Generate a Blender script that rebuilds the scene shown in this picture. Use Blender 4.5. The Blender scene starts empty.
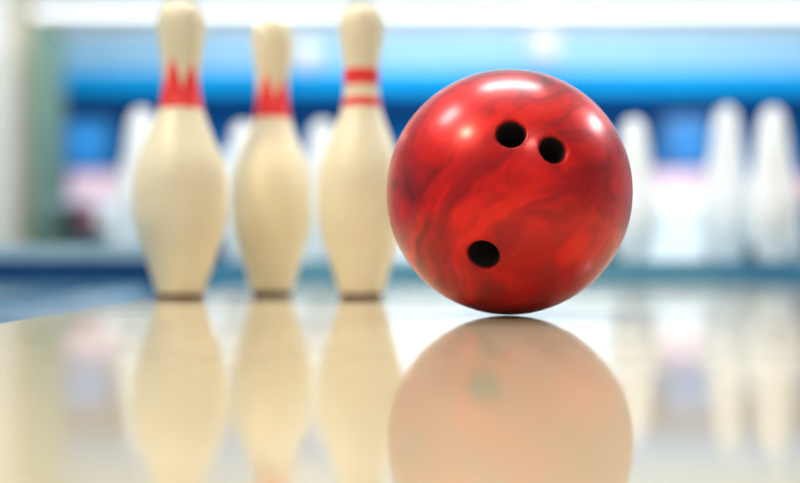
import bpy, bmesh, math, random
from mathutils import Vector, Matrix
random.seed(7)
scene = bpy.context.scene
COL = scene.collection
PI = math.pi

# ------------------------------------------------------------------ camera
F = 1100.0                       # focal length in pixels of the 800 px wide frame
CAM_H = 0.05
PITCH = math.atan(17.5 / F)
cam_data = bpy.data.cameras.new('camera')
cam_data.sensor_width = 36.0
cam_data.lens = F / 800 * 36
cam_data.clip_start = 0.01
cam_data.dof.use_dof = True
cam_data.dof.focus_distance = 0.925
cam_data.dof.aperture_fstop = 1.6
cam_data.dof.aperture_blades = 0
cam = bpy.data.objects.new('camera', cam_data)
COL.objects.link(cam)
cam.location = (0, 0, CAM_H)
cam.rotation_euler = (PI / 2 + PITCH, 0, 0)
scene.camera = cam

# ------------------------------------------------------------------ world and exposure
W = bpy.data.worlds.new('world')
scene.world = W
W.use_nodes = True
bg = W.node_tree.nodes['Background']
bg.inputs[0].default_value = (0.93, 0.95, 1.0, 1)
bg.inputs[1].default_value = 0.30
scene.view_settings.view_transform = 'Standard'
scene.view_settings.look = 'None'
scene.view_settings.gamma = 1
scene.view_settings.exposure = 0.3
scene.view_settings.use_curve_mapping = False
SPOT = 155.0                     # radiance of the small round spotlights
PANEL = 24.0                     # radiance of the ceiling light panels


def area(name, loc, size, energy, color=(1, 1, 1), aim=None):
    l = bpy.data.lights.new(name, 'AREA')
    l.shape = 'RECTANGLE'
    l.size, l.size_y = size
    l.energy = energy
    l.color = color
    o = bpy.data.objects.new(name, l)
    COL.objects.link(o)
    o.location = loc
    if aim is not None:
        o.rotation_euler = (Vector(aim) - Vector(loc)).to_track_quat('-Z', 'Y').to_euler()
    return o


# added unseen area lights that brighten the far boards and the seating
area('far_end_fill', (1.0, 7.4, 2.5), (7.0, 1.0), 140, (0.95, 0.98, 1.0), (1.0, 11.0, 1.7))
area('seating_fill', (1.0, 5.2, 2.5), (6.0, 0.8), 190, (0.95, 0.98, 1.0), (1.0, 8.2, 0.2))

# ------------------------------------------------------------------ helpers


def at(px, py, d):
    """world point at depth d seen through photo pixel px, py"""
    v = Vector((px - 400, 0, 0)) + Vector((0, math.cos(PITCH), math.sin(PITCH))) * F \
        + Vector((0, -math.sin(PITCH), math.cos(PITCH))) * (241.5 - py)
    return Vector((0, 0, CAM_H)) + v * (d / v.y)


def X(px, d): return at(px, 259, d).x
def Z(py, d): return at(400, py, d).z


def mat(name, color, rough=0.5, metal=0.0, coat=0.0, spec=0.5, emit=None, strength=0, var=0.06, scale=6):
    m = bpy.data.materials.new(name)
    m.use_nodes = True
    nt = m.node_tree
    b = nt.nodes['Principled BSDF']
    b.inputs['Roughness'].default_value = rough
    b.inputs['Metallic'].default_value = metal
    b.inputs['Coat Weight'].default_value = coat
    b.inputs['Coat Roughness'].default_value = 0.05
    b.inputs['Specular IOR Level'].default_value = spec
    tc = nt.nodes.new('ShaderNodeTexCoord')
    n = nt.nodes.new('ShaderNodeTexNoise')
    n.inputs['Scale'].default_value = scale
    n.inputs['Detail'].default_value = 4
    nt.links.new(tc.outputs['Object'], n.inputs['Vector'])
    r = nt.nodes.new('ShaderNodeValToRGB')
    r.color_ramp.elements[0].position = 0.3
    r.color_ramp.elements[1].position = 0.7
    r.color_ramp.elements[0].color = tuple(c * (1 - var) for c in color) + (1,)
    r.color_ramp.elements[1].color = tuple(min(1, c * (1 + var)) for c in color) + (1,)
    nt.links.new(n.outputs['Fac'], r.inputs['Fac'])
    nt.links.new(r.outputs['Color'], b.inputs['Base Color'])
    if emit:
        b.inputs['Emission Color'].default_value = tuple(emit) + (1,)
        b.inputs['Emission Strength'].default_value = strength
    return m


def empty(name, loc, rz=0):
    o = bpy.data.objects.new(name, None)
    o.empty_display_size = 0.05
    COL.objects.link(o)
    o.location = loc
    o.rotation_euler = (0, 0, rz)
    return o


def tag(o, label=None, cat=None, group=None, kind=None):
    if label: o['label'] = label
    if cat: o['category'] = cat
    if group: o['group'] = group
    if kind: o['kind'] = kind
    return o


def obj(name, bm, m, parent=None, smooth=False, loc=None):
    me = bpy.data.meshes.new(name)
    bmesh.ops.recalc_face_normals(bm, faces=bm.faces)
    bm.to_mesh(me)
    bm.free()
    for mm in (m if isinstance(m, (list, tuple)) else [m]):
        me.materials.append(mm)
    if smooth:
        for p in me.polygons: p.use_smooth = True
    o = bpy.data.objects.new(name, me)
    COL.objects.link(o)
    if parent: o.parent = parent
    if loc is not None: o.location = loc
    return o


def add_box(bm, x0, x1, y0, y1, z0, z1, bevel=0.0, seg=2):
    vs = [bm.verts.new((x, y, z)) for z in (z0, z1) for x, y in ((x0, y0), (x1, y0), (x1, y1), (x0, y1))]
    fs = [bm.faces.new([vs[i] for i in q]) for q in
          ((3, 2, 1, 0), (4, 5, 6, 7), (0, 1, 5, 4), (1, 2, 6, 5), (2, 3, 7, 6), (3, 0, 4, 7))]
    if bevel:
        es = list({e for f in fs for e in f.edges})
        bmesh.ops.bevel(bm, geom=es, offset=bevel, segments=seg, affect='EDGES', profile=0.6)


def box(name, x0, x1, y0, y1, z0, z1, m, parent=None, bevel=0.0, seg=2):
    bm = bmesh.new()
    add_box(bm, x0, x1, y0, y1, z0, z1, bevel, seg)
    return obj(name, bm, m, parent)


def spline(pts, n):
    """smooth interpolation of (z, r) profile points"""
    out = []
    P = [pts[0]] + list(pts) + [pts[-1]]
    for i in range(1, len(P) - 2):
        for k in range(n):
            t = k / n
            a, b, c, d = P[i - 1], P[i], P[i + 1], P[i + 2]
            out.append(tuple(0.5 * (2 * b[j] + (c[j] - a[j]) * t + (2 * a[j] - 5 * b[j] + 4 * c[j] - d[j]) * t * t
                                    + (3 * b[j] - a[j] - 3 * c[j] + d[j]) * t ** 3) for j in range(2)))
    out.append(pts[-1])
    return out


def lathe(bm, prof, seg=64, close_top=True, close_bottom=True):
    rings = []
    for z, r in prof:
        if r < 1e-5:
            rings.append([bm.verts.new((0, 0, z))])
        else:
            rings.append([bm.verts.new((r * math.cos(2 * PI * i / seg), r * math.sin(2 * PI * i / seg), z))
                          for i in range(seg)])
    for a, b in zip(rings, rings[1:]):
        for i in range(seg):
            j = (i + 1) % seg
            if len(a) == 1: bm.faces.new((a[0], b[j], b[i]))
            elif len(b) == 1: bm.faces.new((a[i], a[j], b[0]))
            else: bm.faces.new((a[i], a[j], b[j], b[i]))
    if close_bottom and len(rings[0]) > 1: bm.faces.new(list(reversed(rings[0])))
    if close_top and len(rings[-1]) > 1: bm.faces.new(rings[-1])


# ------------------------------------------------------------------ materials
M = {}
M['pin_white'] = mat('aged_pin_plastic', (0.90, 0.81, 0.58), 0.5, coat=0.12, var=0.05, scale=9)
M['pin_mark'] = mat('red_pin_marking', (0.95, 0.035, 0.035), 0.4, coat=0.2, var=0.03)
M['pin_base'] = mat('brown_pin_base', (0.11, 0.045, 0.03), 0.55)
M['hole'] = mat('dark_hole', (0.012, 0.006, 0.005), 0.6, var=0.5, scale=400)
M['far_pin'] = mat('far_pin_white', (0.90, 0.92, 0.93), 0.35)
M['navy'] = mat('navy_board', (0.006, 0.05, 0.16), 0.7, spec=0.1)
M['navy_beam'] = mat('navy_beam_paint', (0.001, 0.06, 0.22), 0.8, spec=0.05)
M['azure'] = mat('azure_board', (0.002, 0.44, 0.95), 0.7, spec=0.15)
M['pale_blue'] = mat('pale_blue_board', (0.38, 0.69, 0.93), 0.6)
M['mid_blue'] = mat('mid_blue_curtain', (0.002, 0.12, 0.36), 0.8, spec=0.05, var=0.25, scale=2)
M['teal'] = mat('teal_ledge_paint', (0.06, 0.25, 0.40), 0.6, spec=0.2)
M['ledge_cap'] = mat('grey_blue_capping', (0.30, 0.46, 0.55), 0.3)
M['gutter'] = mat('blue_gutter_plastic', (0.03, 0.12, 0.22), 0.16)
M['wall_white'] = mat('white_wall_paint', (0.88, 0.89, 0.88), 0.7)
M['wall_cream'] = mat('cream_wall_paint', (0.88, 0.85, 0.77), 0.7)
M['beige'] = mat('beige_trim_paint', (0.50, 0.42, 0.27), 0.6)
M['pillar'] = mat('grey_green_pillar_paint', (0.115, 0.20, 0.16), 0.6, var=0.12, scale=3)
M['carpet'] = mat('blue_grey_carpet', (0.16, 0.26, 0.31), 0.9, spec=0.1, var=0.15, scale=30)
M['white_gloss'] = mat('white_laminate', (0.74, 0.81, 0.84), 0.3)
M['pink'] = mat('pale_pink_laminate', (0.60, 0.43, 0.50), 0.4)
M['dark'] = mat('dark_steel', (0.03, 0.06, 0.07), 0.5)
M['olive_dark'] = mat('dark_olive_paint', (0.09, 0.13, 0.10), 0.6)
M['screen'] = mat('blue_screen', (0.01, 0.1, 0.3), 0.3, emit=(0.0, 0.24, 0.65), strength=0.35)
M['screen_glow'] = mat('pale_screen_mark', (0.1, 0.3, 0.5), 0.3, emit=(0.10, 0.45, 0.75), strength=0.5)
M['lamp_frame'] = mat('white_lamp_frame', (0.8, 0.8, 0.8), 0.4)
M['lamp'] = mat('lamp_diffuser', (0.9, 0.9, 0.9), 0.5, emit=(0.94, 0.97, 1.0), strength=PANEL)
M['lamp_soft'] = mat('soft_lamp_diffuser', (0.9, 0.9, 0.9), 0.5, emit=(1, 1, 0.98), strength=1.9)
M['lamp_warm'] = mat('warm_lamp_lens', (0.9, 0.8, 0.6), 0.5, emit=(1, 0.83, 0.58), strength=SPOT)


def lane_material():
    m = bpy.data.materials.new('lacquered_maple_lane')
    m.use_nodes = True
    nt = m.node_tree
    N, L = nt.nodes, nt.links
    for n in list(N): N.remove(n)
    out = N.new('ShaderNodeOutputMaterial')
    tc = N.new('ShaderNodeTexCoord')
    sep = N.new('ShaderNodeSeparateXYZ')
    L.new(tc.outputs['Object'], sep.inputs[0])

    def math_(op, a, b=None, c=None):
        n = N.new('ShaderNodeMath'); n.operation = op
        for i, v in enumerate((a, b, c)):
            if v is None: continue
            if isinstance(v, (int, float)): n.inputs[i].default_value = v
            else: L.new(v, n.inputs[i])
        return n.outputs[0]
    bx = math_('DIVIDE', sep.outputs['X'], 0.0277)
    idx = math_('FLOOR', bx)
    fr = math_('FRACT', bx)
    dist = math_('MINIMUM', fr, math_('SUBTRACT', 1.0, fr))
    seam = math_('LESS_THAN', dist, 0.022)
    wn = N.new('ShaderNodeTexWhiteNoise'); wn.noise_dimensions = '1D'
    L.new(idx, wn.inputs['W'])
    # grain along the boards
    mp = N.new('ShaderNodeMapping'); mp.inputs['Scale'].default_value = (60, 2.5, 1)
    L.new(tc.outputs['Object'], mp.inputs[0])
    g = N.new('ShaderNodeTexNoise'); g.inputs['Scale'].default_value = 1; g.inputs['Detail'].default_value = 5
    L.new(mp.outputs[0], g.inputs['Vector'])
    f = math_('ADD', math_('MULTIPLY', wn.outputs['Value'], 0.55), math_('MULTIPLY', g.outputs['Fac'], 0.45))
    ramp = N.new('ShaderNodeValToRGB')
    ramp.color_ramp.elements[0].position = 0.1
    ramp.color_ramp.elements[1].position = 0.9
    ramp.color_ramp.elements[0].color = (0.555, 0.455, 0.295, 1)
    ramp.color_ramp.elements[1].color = (0.61, 0.51, 0.34, 1)
    L.new(f, ramp.inputs[0])
    mix = N.new('ShaderNodeMix'); mix.data_type = 'RGBA'
    L.new(math_('MULTIPLY', seam, 0.45), mix.inputs['Factor'])
    L.new(ramp.outputs[0], mix.inputs['A'])
    mix.inputs['B'].default_value = (0.30, 0.22, 0.16, 1)
    dif = N.new('ShaderNodeBsdfDiffuse')
    L.new(mix.outputs['Result'], dif.inputs['Color'])
    # lacquer waviness: long ripples lying across the lane
    mp2 = N.new('ShaderNodeMapping'); mp2.inputs['Scale'].default_value = (1.3, 10, 1)
    L.new(tc.outputs['Object'], mp2.inputs[0])
    w = N.new('ShaderNodeTexNoise'); w.inputs['Scale'].default_value = 1.0; w.inputs['Detail'].default_value = 3
    L.new(mp2.outputs[0], w.inputs['Vector'])
    bump = N.new('ShaderNodeBump'); bump.inputs['Strength'].default_value = 1.0
    bump.inputs['Distance'].default_value = 0.0045
    mr = N.new('ShaderNodeMapRange'); mr.interpolation_type = 'SMOOTHSTEP'     # the worn, rippled part of the lane
    mr.inputs['From Min'].default_value = 1.05; mr.inputs['From Max'].default_value = 1.7
    mr.inputs['To Min'].default_value = 0.05; mr.inputs['To Max'].default_value = 1.0
    L.new(sep.outputs['Y'], mr.inputs['Value'])
    L.new(mr.outputs[0], bump.inputs['Strength'])
    L.new(w.outputs['Fac'], bump.inputs['Height'])
    gl = N.new('ShaderNodeBsdfGlossy')
    gl.inputs['Color'].default_value = (1, 1, 1, 1)
    gl.inputs['Roughness'].default_value = 0.06
    L.new(bump.outputs[0], gl.inputs['Normal'])
    fre = N.new('ShaderNodeFresnel'); fre.inputs['IOR'].default_value = 1.36
    ms = N.new('ShaderNodeMixShader')
    L.new(math_('MULTIPLY', fre.outputs[0], 0.95), ms.inputs[0])
    L.new(dif.outputs[0], ms.inputs[1])
    L.new(gl.outputs[0], ms.inputs[2])
    L.new(ms.outputs[0], out.inputs[0])
    return m


def ball_material():
    m = bpy.data.materials.new('marbled_red_resin')
    m.use_nodes = True
    nt = m.node_tree
    N, L = nt.nodes, nt.links
    b = N['Principled BSDF']
    tc = N.new('ShaderNodeTexCoord')
    mp = N.new('ShaderNodeMapping')
    rot = N.new('ShaderNodeMapping')
    rot.inputs['Rotation'].default_value = (0.0, math.radians(42), 0.0)
    mp.inputs['Scale'].default_value = (7, 12, 24)
    mp.inputs['Location'].default_value = (1.3, 0.4, 2.2)
    L.new(tc.outputs['Object'], rot.inputs[0])
    L.new(rot.outputs[0], mp.inputs[0])
    warp = N.new('ShaderNodeTexNoise'); warp.inputs['Scale'].default_value = 9; warp.inputs['Detail'].default_value = 3
    L.new(tc.outputs['Object'], warp.inputs['Vector'])
    sc = N.new('ShaderNodeVectorMath'); sc.operation = 'SCALE'; sc.inputs['Scale'].default_value = 2.4
    L.new(warp.outputs['Color'], sc.inputs[0])
    ad = N.new('ShaderNodeVectorMath'); ad.operation = 'ADD'
    L.new(mp.outputs[0], ad.inputs[0]); L.new(sc.outputs[0], ad.inputs[1])
    n = N.new('ShaderNodeTexNoise'); n.inputs['Scale'].default_value = 0.9
    n.inputs['Detail'].default_value = 6; n.inputs['Roughness'].default_value = 0.55
    n.inputs['Distortion'].default_value = 0.6
    L.new(ad.outputs[0], n.inputs['Vector'])
    r = N.new('ShaderNodeValToRGB')
    e = r.color_ramp.elements
    e[0].position = 0.30; e[0].color = (0.20, 0.002, 0.004, 1)
    e[1].position = 0.72; e[1].color = (0.90, 0.028, 0.010, 1)
    a = e.new(0.44); a.color = (0.50, 0.005, 0.006, 1)
    c = e.new(0.56); c.color = (0.80, 0.008, 0.004, 1)
    L.new(n.outputs['Fac'], r.inputs[0])
    L.new(r.outputs[0], b.inputs['Base Color'])
    b.inputs['Metallic'].default_value = 0.3
    b.inputs['Roughness'].default_value = 0.42
    b.inputs['Coat Weight'].default_value = 1.0
    b.inputs['Coat Roughness'].default_value = 0.24
    b.inputs['Specular IOR Level'].default_value = 0.2
    b.inputs['Coat IOR'].default_value = 1.32
    return m


M['lane'] = lane_material()
M['ball'] = ball_material()

# ------------------------------------------------------------------ the setting
LX0, LX1 = -0.3105, 0.745      # lane edges
LEDGE = 2.55                   # where the lane meets the ledge behind


def struct(o):
    o['kind'] = 'structure'
    return o


struct(box('floor', -7, 8, -4, 12.2, -0.16, -0.10, M['carpet']))
struct(box('floor_lane', LX0, LX1, -1.6, LEDGE, -0.10, 0.0, M['lane']))


def gutter(x0, x1, name):
    bm = bmesh.new()
    n = 14
    prev = None
    xs = []
    w = x1 - x0
    lip = 0.02
    pts = [(x0, -0.004), (x0 + lip, -0.004)]
    for i in range(n + 1):
        t = i / n
        pts.append((x0 + lip + (w - 2 * lip) * t, -0.004 - 0.045 * math.sin(PI * t) ** 0.8))
    pts += [(x1 - lip, -0.004), (x1, -0.004)]
    pts = pts + [(x1, -0.10), (x0, -0.10)]
    a = [bm.verts.new((x, -1.6, z)) for x, z in pts]
    b = [bm.verts.new((x, LEDGE, z)) for x, z in pts]
    k = len(pts)
    for i in range(k):
        bm.faces.new((a[i], a[(i + 1) % k], b[(i + 1) % k], b[i]))
    bmesh.ops.remove_doubles(bm, verts=bm.verts, dist=1e-5)
    return struct(obj(name, bm, M['gutter']))


gutter(LX0 - 0.245, LX0 - 0.001, 'trim_1')
gutter(LX1 + 0.001, LX1 + 0.245, 'trim_2')
# neighbouring lanes beyond the gutters
struct(box('floor_left_side', -1.7, LX0 - 0.247, -1.6, LEDGE, -0.10, 0.0, M['gutter']))
struct(box('floor_right_lane', LX1 + 0.247, 2.2, -1.6, LEDGE, -0.10, 0.0, M['lane']))

struct(box('wall_back', -7, 8, 12.0, 12.2, -0.1, 2.65, M['wall_white']))
struct(box('wall_left', -7, X(24, 9.0), 9.0, 9.2, -0.1, 2.65, M['wall_cream']))
struct(box('trim_3', X(16, 8.9), X(27, 8.9), 8.9, 8.998, -0.1, 2.65, M['beige']))
struct(box('wall_right', 7.8, 8.0, -4, 12.0, -0.1, 2.65, M['wall_white']))
struct(box('ceiling', -7, 8, -4, 12.2, 2.65, 2.75, M['wall_white']))
# grey green pillar
struct(box('trim_4', X(29, 8.4), X(56, 8.4), 8.4, 8.6, -0.1, Z(26, 8.4), M['pillar'], bevel=0.01))

# ------------------------------------------------------------------ bowling ball
BC = Vector((0.0965, 0.98, 0.1092))
BR = 0.1088


def ball_axis(px, py):
    o = Vector((0, 0, CAM_H))
    d = (at(px, py, 1.0) - o).normalized()
    oc = o - BC
    b = oc.dot(d)
    t = -b - math.sqrt(b * b - (oc.dot(oc) - BR * BR))
    return (o + d * t - BC).normalized()


holes = [('finger_hole', ball_axis(511, 133), 0.0122), ('finger_hole', ball_axis(553.5, 149), 0.0114),
         ('thumb_hole', ball_axis(483, 256), 0.0132)]


def ball_shell():
    bm = bmesh.new()
    bmesh.ops.create_cube(bm, size=2)
    bmesh.ops.subdivide_edges(bm, edges=bm.edges, cuts=63, use_grid_fill=True)
    for v in bm.verts:
        x, y, z = [math.tan(c * PI / 4) for c in v.co]
        v.co = Vector((x, y, z)).normalized() * BR
    o = obj('shell', bm, M['ball'], smooth=True)
    cb = bmesh.new()
    for _, ax, r in holes:
        t = bmesh.new()
        prof = [(BR - 0.062, 0.0), (BR - 0.062, r)]
        s = math.sqrt(BR * BR - r * r)
        fil = 0.0022
        for k in range(7):           # rounded lip
            a = k / 6 * 1.25
            prof.append((s - fil * 1.15 + fil * math.sin(a), r + fil * (1 - math.cos(a))))
        zl, rl = prof[-1]
        prof.append((zl + 0.004 * math.cos(1.25), rl + 0.004 * math.sin(1.25)))
        prof.append((BR + 0.02, prof[-1][1] + 0.0))
        prof.append((BR + 0.02, 0.0))
        lathe(t, prof, 72)
        t.transform(ax.to_track_quat('Z', 'Y').to_matrix().to_4x4())
        tmp = bpy.data.meshes.new('t'); t.to_mesh(tmp); t.free()
        cb.from_mesh(tmp); bpy.data.meshes.remove(tmp)
    cutter = obj('cutter', cb, M['ball'], smooth=True)
    md = o.modifiers.new('b', 'BOOLEAN'); md.operation = 'DIFFERENCE'; md.object = cutter; md.solver = 'EXACT'
    dg = bpy.context.evaluated_depsgraph_get()
    me = bpy.data.meshes.new_from_object(o.evaluated_get(dg))
    o.modifiers.clear()
    o.data = me
    bpy.data.objects.remove(cutter)
    for p in me.polygons: p.use_smooth = True
    me.name = 'shell'
    return o


ball = empty('bowling_ball', (BC.x, BC.y, BC.z - BR))
tag(ball, 'large glossy marbled red bowling ball with three dark holes, sharp in front of the pins', 'bowling ball')
sh = ball_shell(); sh.parent = ball; sh.location = (0, 0, BR)
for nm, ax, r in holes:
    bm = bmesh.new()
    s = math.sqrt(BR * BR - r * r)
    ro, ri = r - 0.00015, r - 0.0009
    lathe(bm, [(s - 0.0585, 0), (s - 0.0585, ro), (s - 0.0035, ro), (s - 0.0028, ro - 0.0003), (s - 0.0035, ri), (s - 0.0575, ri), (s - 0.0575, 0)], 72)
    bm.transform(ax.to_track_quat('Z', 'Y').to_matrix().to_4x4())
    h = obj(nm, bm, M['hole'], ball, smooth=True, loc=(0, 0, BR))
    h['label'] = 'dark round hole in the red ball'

# ------------------------------------------------------------------ the three pins
PROFILE = [(0.006, 0.0290), (0.012, 0.0312), (0.029, 0.0362), (0.061, 0.0462), (0.085, 0.0532), (0.105, 0.0572),
           (0.130, 0.0585), (0.155, 0.0572), (0.180, 0.0510), (0.208, 0.0400), (0.232, 0.0305),
           (0.250, 0.0252), (0.268, 0.0229), (0.286, 0.0229), (0.305, 0.0247), (0.325, 0.0278),
           (0.342, 0.0299), (0.355, 0.0302), (0.366, 0.0278), (0.374, 0.0228), (0.3795, 0.0140), (0.381, 0.0)]
SM = spline(PROFILE, 5)


def radius(z):
    for (z0, r0), (z1, r1) in zip(SM, SM[1:]):
        if z0 <= z <= z1:
            return r0 + (r1 - r0) * (z - z0) / max(1e-9, z1 - z0)
    return SM[0][1]


def pin_shell(bm, z0, top, seg=120, rows=24, off=0.0005, wx=1.0):
    """a thin sleeve from z0 up to top(angle), following the neck"""
    g = []
    for i in range(seg):
        a = 2 * PI * i / seg
        z1 = top(a)
        g.append([(a, z0 + (z1 - z0) * k / rows) for k in range(rows + 1)])
    outer = [[bm.verts.new(((radius(z) + off) * math.cos(a), (radius(z) + off) * math.sin(a), z)) for a, z in c] for c in g]
    inner = [[bm.verts.new(((radius(z) - off) * math.cos(a), (radius(z) - off) * math.sin(a), z)) for a, z in c] for c in g]
    for i in range(seg):
        j = (i + 1) % seg
        for k in range(rows):
            bm.faces.new((outer[i][k], outer[j][k], outer[j][k + 1], outer[i][k + 1]))
            bm.faces.new((inner[j][k], inner[i][k], inner[i][k + 1], inner[j][k + 1]))
        bm.faces.new((outer[i][rows], outer[j][rows], inner[j][rows], inner[i][rows]))
        bm.faces.new((outer[j][0], outer[i][0], inner[i][0], inner[j][0]))


def crown(zv, zp, phase):
    def f(a):
        t = ((a - phase) / (PI / 3)) % 1.0
        d = abs(t - 0.0) if t < 0.5 else abs(1 - t)      # 0 at a peak
        k = int(((a - phase) / (PI / 3)) + 0.5) % 2
        peak = zp - (0.006 if k else 0.0)
        s = 1 - min(1, d / 0.5)
        return zv + (peak - zv) * s ** 0.78
    return f


def make_pin(loc, height, width, marks, label):
    t = empty('bowling_pin', loc)
    s = height / 0.381
    t.scale = (s * width, s * width, s)
    tag(t, label, 'bowling pin', 'standing pins behind the red ball')
    bm = bmesh.new()
    lathe(bm, SM, 96)
    obj('body', bm, M['pin_white'], t, smooth=True)
    bm = bmesh.new()
    lathe(bm, [(0.0003, 0.0), (0.0003, 0.0268), (0.0012, 0.0278), (0.0066, 0.0293), (0.0066, 0.0)], 96)
    b = obj('base_ring', bm, M['pin_base'], t)
    b['label'] = 'dark brown foot ring'
    for z0, top in marks:
        bm = bmesh.new()
        pin_shell(bm, z0, top)
        k = obj('neck_marking', bm, M['pin_mark'], t, smooth=True)
        k['label'] = 'red neck marking'
    return t


def ground(px, d): return Vector((X(px, d), d, 0))


# crown peaks: seen from the camera (-Y side) the front of the pin is at angle -90 deg
PH = -PI / 2 - math.radians(15)
make_pin(ground(180.6, 1.407), 0.381, 1.03, [(0.2415, crown(0.2640, 0.3050, PH))],
         'leftmost of the three cream pins, with a red crown-shaped neck band')
make_pin(ground(272, 1.507), 0.381, 0.95, [(0.2425, crown(0.2640, 0.3040, PH))],
         'middle, farthest cream pin with a red crown band, standing between two other pins')
make_pin(ground(361.3, 1.421), 0.381, 0.97, [(0.2460, lambda a: 0.2575), (0.2740, lambda a: 0.2940)],
         'cream pin with two straight red neck stripes, beside the red ball')

# ------------------------------------------------------------------ ledge behind the lane
sp = LX0 - 0.20
le = empty('ledge', (0, LEDGE, 0))
tag(le, 'low teal blue ledge crossing behind the lane, under the far white pins', 'ledge')
box('ledge_body', sp, 2.3, 0.002, 0.40, -0.10, 0.040, M['teal'], le)
box('ledge_top', sp, 2.3, 0.002, 0.40, 0.0402, 0.046, M['ledge_cap'], le)
lc = empty('ledge', (0, LEDGE - 0.02, 0))
tag(lc, 'taller navy ledge with grey capping at the far left, below the grey green pillar', 'ledge')
box('ledge_body', -2.0, sp - 0.002, 0.022, 0.42, -0.10, 0.047, M['navy'], lc)
box('ledge_top', -2.0, sp - 0.002, 0.022, 0.42, 0.0472, 0.082, M['ledge_cap'], lc, bevel=0.004)

# ------------------------------------------------------------------ far white pins on the ledge
FAR = [(0.0, 0.030), (0.020, 0.038), (0.06, 0.052), (0.10, 0.0595), (0.14, 0.059), (0.18, 0.053), (0.22, 0.0465), (0.26, 0.0405),
       (0.30, 0.0355), (0.33, 0.0315), (0.355, 0.026), (0.370, 0.020), (0.378, 0.010), (0.381, 0.0)]
FS = spline(FAR, 3)
far = [(727, 106, 'far white pin right of the red ball, left one of the pair'),
       (773, 107, 'far white pin nearest the right edge of the photo'),
       (634, 118, 'far white pin half hidden behind the right side of the red ball'),
       (141, 108, 'far white pin half hidden behind the left side of the leftmost cream pin'),
       (243, 122, 'far white pin half hidden behind the middle cream pin'),
       (322, 120, 'far white pin seen between the middle cream pin and the striped pin')]
for px, py, lab in far:
    d = {773: 2.64, 727: 2.84}.get(px, 2.75)
    zb = 0.0822 if X(px, d) < sp else 0.0462
    t = empty('bowling_pin', (X(px, d), d, zb))
    h = Z(py, d) - zb
    t.scale = (1.06, 1.06, h / 0.381)
    tag(t, lab, 'bowling pin', 'blurred white pins on the ledge')
    bm = bmesh.new(); lathe(bm, FS, 48)
    obj('body', bm, M['far_pin'], t, smooth=True)

# ------------------------------------------------------------------ far end: boards and beam
DM = 11.0
mk = empty('masking_board', (0, DM, 0))
tag(mk, 'long overhead board at the far end, pale blue above and azure below', 'masking board')
box('upper_panel', X(46, DM), 6.5, 0, 0.12, Z(70, DM), Z(34, DM), M['pale_blue'], mk)
box('lower_panel', X(46, DM), 6.5, 0.0, 0.12, Z(93, DM), Z(70, DM) - 0.002, M['azure'], mk)
be = empty('beam', (0, DM - 0.1, 0))
tag(be, 'long dark navy beam under the azure board at the far end', 'beam')
box('beam_body', X(46, DM), 6.5, 0, 0.2, Z(112, DM), Z(94, DM), M['navy_beam'], be)
box('beam_lip', X(46, DM), 6.5, -0.03, -0.001, Z(112, DM), Z(107, DM), M['navy'], be)
cu = empty('curtain', (0, 11.4, -0.098))
bm = bmesh.new()
n = 240
x0, x1 = X(46, 11.4), 6.5
za, zb_ = 0.0, Z(104, 11.4) + 0.098
fr = []
for i in range(n + 1):
    x = x0 + (x1 - x0) * i / n
    y = 0.05 * math.sin(i * 0.9)
    fr.append((bm.verts.new((x, y, za)), bm.verts.new((x, y, zb_)), bm.verts.new((x, y + 0.02, za)), bm.verts.new((x, y + 0.02, zb_))))
for a, b in zip(fr, fr[1:]):
    bm.faces.new((a[0], b[0], b[1], a[1])); bm.faces.new((b[2], a[2], a[3], b[3]))
    bm.faces.new((a[1], b[1], b[3], a[3])); bm.faces.new((a[2], b[2], b[0], a[0]))
obj('fabric', bm, M['mid_blue'], cu, smooth=True)
tag(cu, 'dark blue pleated curtain hanging below the navy beam at the far end', 'curtain')

# ------------------------------------------------------------------ blue screens


def screen(px0, px1, py0, py1, lab):
    d = 9.2
    t = empty('screen', (X((px0 + px1) / 2, d), d, -0.099))
    w = (X(px1, d) - X(px0, d)) / 2
    zl, zh = Z(py1, d) + 0.099, Z(py0, d) + 0.099
    tag(t, lab, 'screen', 'blue screens at the far end')
    box('casing', -w, w, 0, 0.06, zl, zh, M['dark'], t, bevel=0.01)
    box('display', -w + 0.02, w - 0.02, -0.004, -0.0005, zl + 0.02, zh - 0.02, M['screen'], t)
    bm = bmesh.new()
    bmesh.ops.create_circle(bm, cap_ends=True, segments=32, radius=0.075)
    bm.transform(Matrix.Translation((0, -0.008, (zl + zh) / 2 + 0.02)) @ Matrix.Rotation(PI / 2, 4, 'X') @ Matrix.Diagonal((1.3, 0.9, 1, 1)))
    bmesh.ops.solidify(bm, geom=bm.faces[:], thickness=0.002)
    obj('display_mark', bm, M['screen_glow'], t)
    box('stand', -0.03, 0.03, 0.062, 0.11, 0.0, zh - 0.1, M['dark'], t)
    box('foot', -0.18, 0.18, -0.1, 0.2, 0.001, 0.02, M['dark'], t)


screen(63, 112, 118, 170, 'blue lit screen at the far left beside the grey green pillar')
screen(664, 712, 116, 168, 'blue lit screen just right of the red ball')

# ------------------------------------------------------------------ benches and low cabinets


def bench(px0, px1, pt, pm, pb, lab, back, d=8.0):
    zf = -0.099
    t = empty('bench', (X((px0 + px1) / 2, d), d, zf))
    w = (X(px1, d) - X(px0, d)) / 2
    z = lambda p: Z(p, d) - zf
    tag(t, lab, 'bench', 'benches at the far end')
    box('backrest', -w, w, 0.36, 0.44, z(pm) + 0.002, z(pt), back, t, bevel=0.02, seg=3)
    box('seat', -w, w, 0.0, 0.45, z(pb), z(pm), M['white_gloss'], t, bevel=0.02, seg=3)
    for sx in (-1, 1):
        box('leg', sx * (w - 0.06) - 0.03, sx * (w - 0.06) + 0.03, 0.05, 0.4, 0.001, z(pb) + 0.001, M['dark'], t)
    return t


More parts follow.
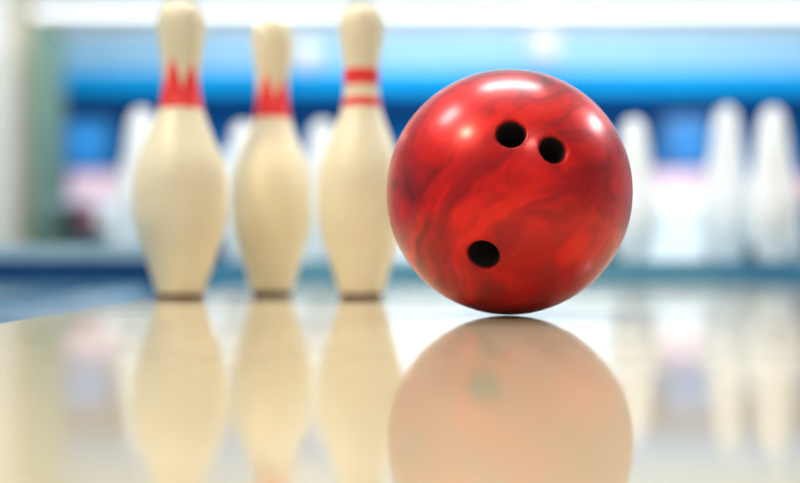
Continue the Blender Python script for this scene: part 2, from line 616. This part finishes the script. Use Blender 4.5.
def cabinet(px0, px1, pt, pb, lab, d=7.4, bev=0.04, m=None):
    zf = -0.099
    t = empty('cabinet', (X((px0 + px1) / 2, d), d, zf))
    w = (X(px1, d) - X(px0, d)) / 2
    z = lambda p: Z(p, d) - zf
    tag(t, lab, 'cabinet', 'low white cabinets at the far end')
    box('body', -w, w, 0, 0.4, 0.062, z(pt), m or M['white_gloss'], t, bevel=bev, seg=4)
    box('plinth', -w + 0.05, w - 0.05, 0.04, 0.36, 0.001, 0.06, M['dark'], t)
    box('door', -w + 0.03 + bev, w - 0.03 - bev, -0.012, -0.001, 0.062 + bev + 0.01, z(pt) - bev - 0.01, m or M['white_gloss'], t, bevel=0.004)
    return t


bench(648, 742, 166, 197, 231, 'bench with pale pink backrest right of the red ball', M['pink'])
bench(52, 124, 168, 200, 204, 'bench with pale pink backrest and thin seat beside the grey green pillar', M['pink'])
bench(196, 262, 150, 197, 232, 'white bench seen in the gap between the leftmost and middle pins', M['white_gloss'])
bench(292, 630, 150, 197, 232, 'wide white bench behind the striped pin', M['white_gloss'])
cabinet(636, 711, 233, 262, 'low white cabinet right of the red ball, under the pink-backed bench')
cabinet(770, 850, 232, 262, 'low white cabinet at the right edge of the photo')
cabinet(96, 170, 201, 236, 'white cabinet partly hidden by the leftmost cream pin')
cabinet(286, 520, 205, 262, 'tall white cabinet seen between the striped pin and its neighbours')

# ------------------------------------------------------------------ ball racks with spare balls


def far_ball(px, py, m, lab, d=7.0, r=0.085):
    t = empty('bowling_ball', (X(px, d), d, Z(py, d) - r))
    tag(t, lab, 'bowling ball', 'spare balls at the far end')
    bm = bmesh.new(); bmesh.ops.create_uvsphere(bm, u_segments=48, v_segments=24, radius=r)
    bm.transform(Matrix.Translation((0, 0, r)))
    obj('shell', bm, m, t, smooth=True)
    for a, e in ((-0.15, 0.5), (0.15, 0.5), (0, 0.15)):
        bm = bmesh.new()
        bmesh.ops.create_cone(bm, cap_ends=True, segments=20, radius1=0.013, radius2=0.013, depth=0.004)
        n = Vector((math.sin(a) * math.cos(e), -math.cos(a) * math.cos(e), math.sin(e)))
        bm.transform(Matrix.Translation(Vector((0, 0, r)) + n * (r - 0.0005)) @ n.to_track_quat('Z', 'Y').to_matrix().to_4x4())
        obj('finger_hole', bm, M['hole'], t)
    return t


def rack(px0, px1, steps, lab, m, d=7.0):
    """a stepped stand: each step (px0, px1, top height)"""
    zf = -0.099
    t = empty('ball_rack', (X((px0 + px1) / 2, d), d, zf))
    cx = t.location.x
    tag(t, lab, 'ball rack')
    for a, b, h in steps:
        xa, xb = X(a, d) - cx + 0.002, X(b, d) - cx - 0.002
        box('shelf', xa, xb, -0.15, 0.15, h - zf - 0.03, h - zf - 0.0015, m, t, bevel=0.005)
        box('leg', xa + 0.005, xa + 0.03, -0.13, 0.13, 0.001, h - zf - 0.031, m, t)
        box('leg', xb - 0.03, xb - 0.005, -0.13, 0.13, 0.001, h - zf - 0.031, m, t)
    return t


M['b_red'] = mat('far_red_ball', (0.42, 0.03, 0.06), 0.2)
M['b_olive'] = mat('far_olive_ball', (0.45, 0.45, 0.22), 0.2)
M['b_teal'] = mat('far_teal_ball', (0.01, 0.22, 0.36), 0.2)
M['b_pink'] = mat('far_pink_ball', (0.85, 0.42, 0.50), 0.2)
for px, py, m, lab in ((87, 219, 'b_red', 'far dark red ball on a rack beside the grey green pillar'),
                       (744, 232, 'b_olive', 'far olive ball, lowest of three on the rack at right'),
                       (771, 212, 'b_teal', 'far teal ball between the olive and the pink ball'),
                       (801, 190, 'b_pink', 'far pink ball, highest on the rack at the right edge')):
    far_ball(px, py, M[m], lab, r=0.06 if m == 'b_red' else 0.085)
zr = lambda py: Z(py, 7.0) - 0.085
rack(712, 820, [(726, 757, zr(232)), (757, 786, zr(212)), (786, 820, zr(190))], 'stepped dark ball rack at the right edge holding three balls', M['dark'])
rack(58, 108, [(58, 108, zr(219) + 0.025)], 'dark olive ball rack beside the grey green pillar with a red ball', M['olive_dark'])

# ------------------------------------------------------------------ ceiling lights


def panel(x, y, sx, sy, lab, rz=0, m='lamp'):
    t = empty('ceiling_light', (x, y, 2.65), rz)
    tag(t, lab, 'ceiling light')
    fm = bmesh.new()
    for a in ((-sx / 2 - 0.03, -sx / 2, -sy / 2 - 0.03, sy / 2 + 0.03), (sx / 2, sx / 2 + 0.03, -sy / 2 - 0.03, sy / 2 + 0.03),
              (-sx / 2, sx / 2, -sy / 2 - 0.03, -sy / 2), (-sx / 2, sx / 2, sy / 2, sy / 2 + 0.03)):
        add_box(fm, *a, -0.05, -0.001)
    obj('frame', fm, M['lamp_frame'], t)
    box('diffuser', -sx / 2 + 0.002, sx / 2 - 0.002, -sy / 2 + 0.002, sy / 2 - 0.002, -0.035, -0.03, M[m], t)


panel(0.25, 1.96, 1.3, 0.45, 'wide ceiling light panel above the pins')
panel(-1.76, 1.45, 0.75, 0.6, 'squarish ceiling light panel above the left gutter')
panel(3.3, 2.7, 0.7, 1.3, 'long ceiling light panel above the right side')
for i, (y, lab) in enumerate(((11.3, 'long ceiling light strip nearest the far wall'),)):
    panel(1.0, y, 11.0, 0.4, lab, m='lamp_soft')
panel(-3.6, 7.2, 0.8, 0.4, 'added ceiling panel that brightens the cream wall at the left')  # extra unseen panel, put in to lighten the cream wall

M['lamp_cool'] = mat('spot_lamp_lens', (0.9, 0.9, 0.9), 0.5, emit=(1, 0.95, 0.86), strength=SPOT)
for x, y, r_, m, lab in ((-1.8, -0.2, 0.20, 'lamp_warm', 'large round warm spotlight on the ceiling at left'),
                         (1.05, -1.75, 0.13, 'lamp_cool', 'smaller round white spotlight on the ceiling at right')):
    t = empty('spotlight', (x, y, 2.65))
    tag(t, lab, 'spotlight')
    bm = bmesh.new(); lathe(bm, [(-0.06, r_ + 0.005), (-0.06, r_ + 0.025), (-0.001, r_ + 0.025), (-0.001, 0.0)], 40, close_bottom=False)
    obj('housing', bm, M['lamp_frame'], t)
    bm = bmesh.new(); lathe(bm, [(-0.05, 0.0), (-0.05, r_), (-0.045, r_), (-0.045, 0.0)], 40)
    obj('lens', bm, M[m], t)

# ------------------------------------------------------------------ made-up globes standing in for pale glows on the far board
M['globe'] = mat('added_glow_opal', (0.6, 0.6, 0.6), 0.4, emit=(0.92, 0.97, 1.0), strength=0.12)
for px, py, r, lab in ((306, 56, 0.15, 'added hanging globe for a pale glow between the middle and the striped pin tops'),
                       (544, 47, 0.16, 'added hanging globe for a pale glow above the red ball')):
    d = 9.8
    p = at(px, py, d)
    t = empty('added_glow_globe', (p.x, d, 2.65))
    tag(t, lab, 'hanging lamp', 'added glow globes at the far end')
    bm = bmesh.new(); bmesh.ops.create_uvsphere(bm, u_segments=32, v_segments=16, radius=r)
    bm.transform(Matrix.Translation((0, 0, p.z - 2.65)))
    obj('globe', bm, M['globe'], t, smooth=True)
    box('cord', -0.006, 0.006, -0.006, 0.006, p.z - 2.65 + r - 0.002, -0.02, M['lamp_frame'], t)
    bm = bmesh.new(); lathe(bm, [(-0.02, 0.05), (-0.001, 0.06)], 24)
    obj('ceiling_rose', bm, M['lamp_frame'], t, smooth=False)
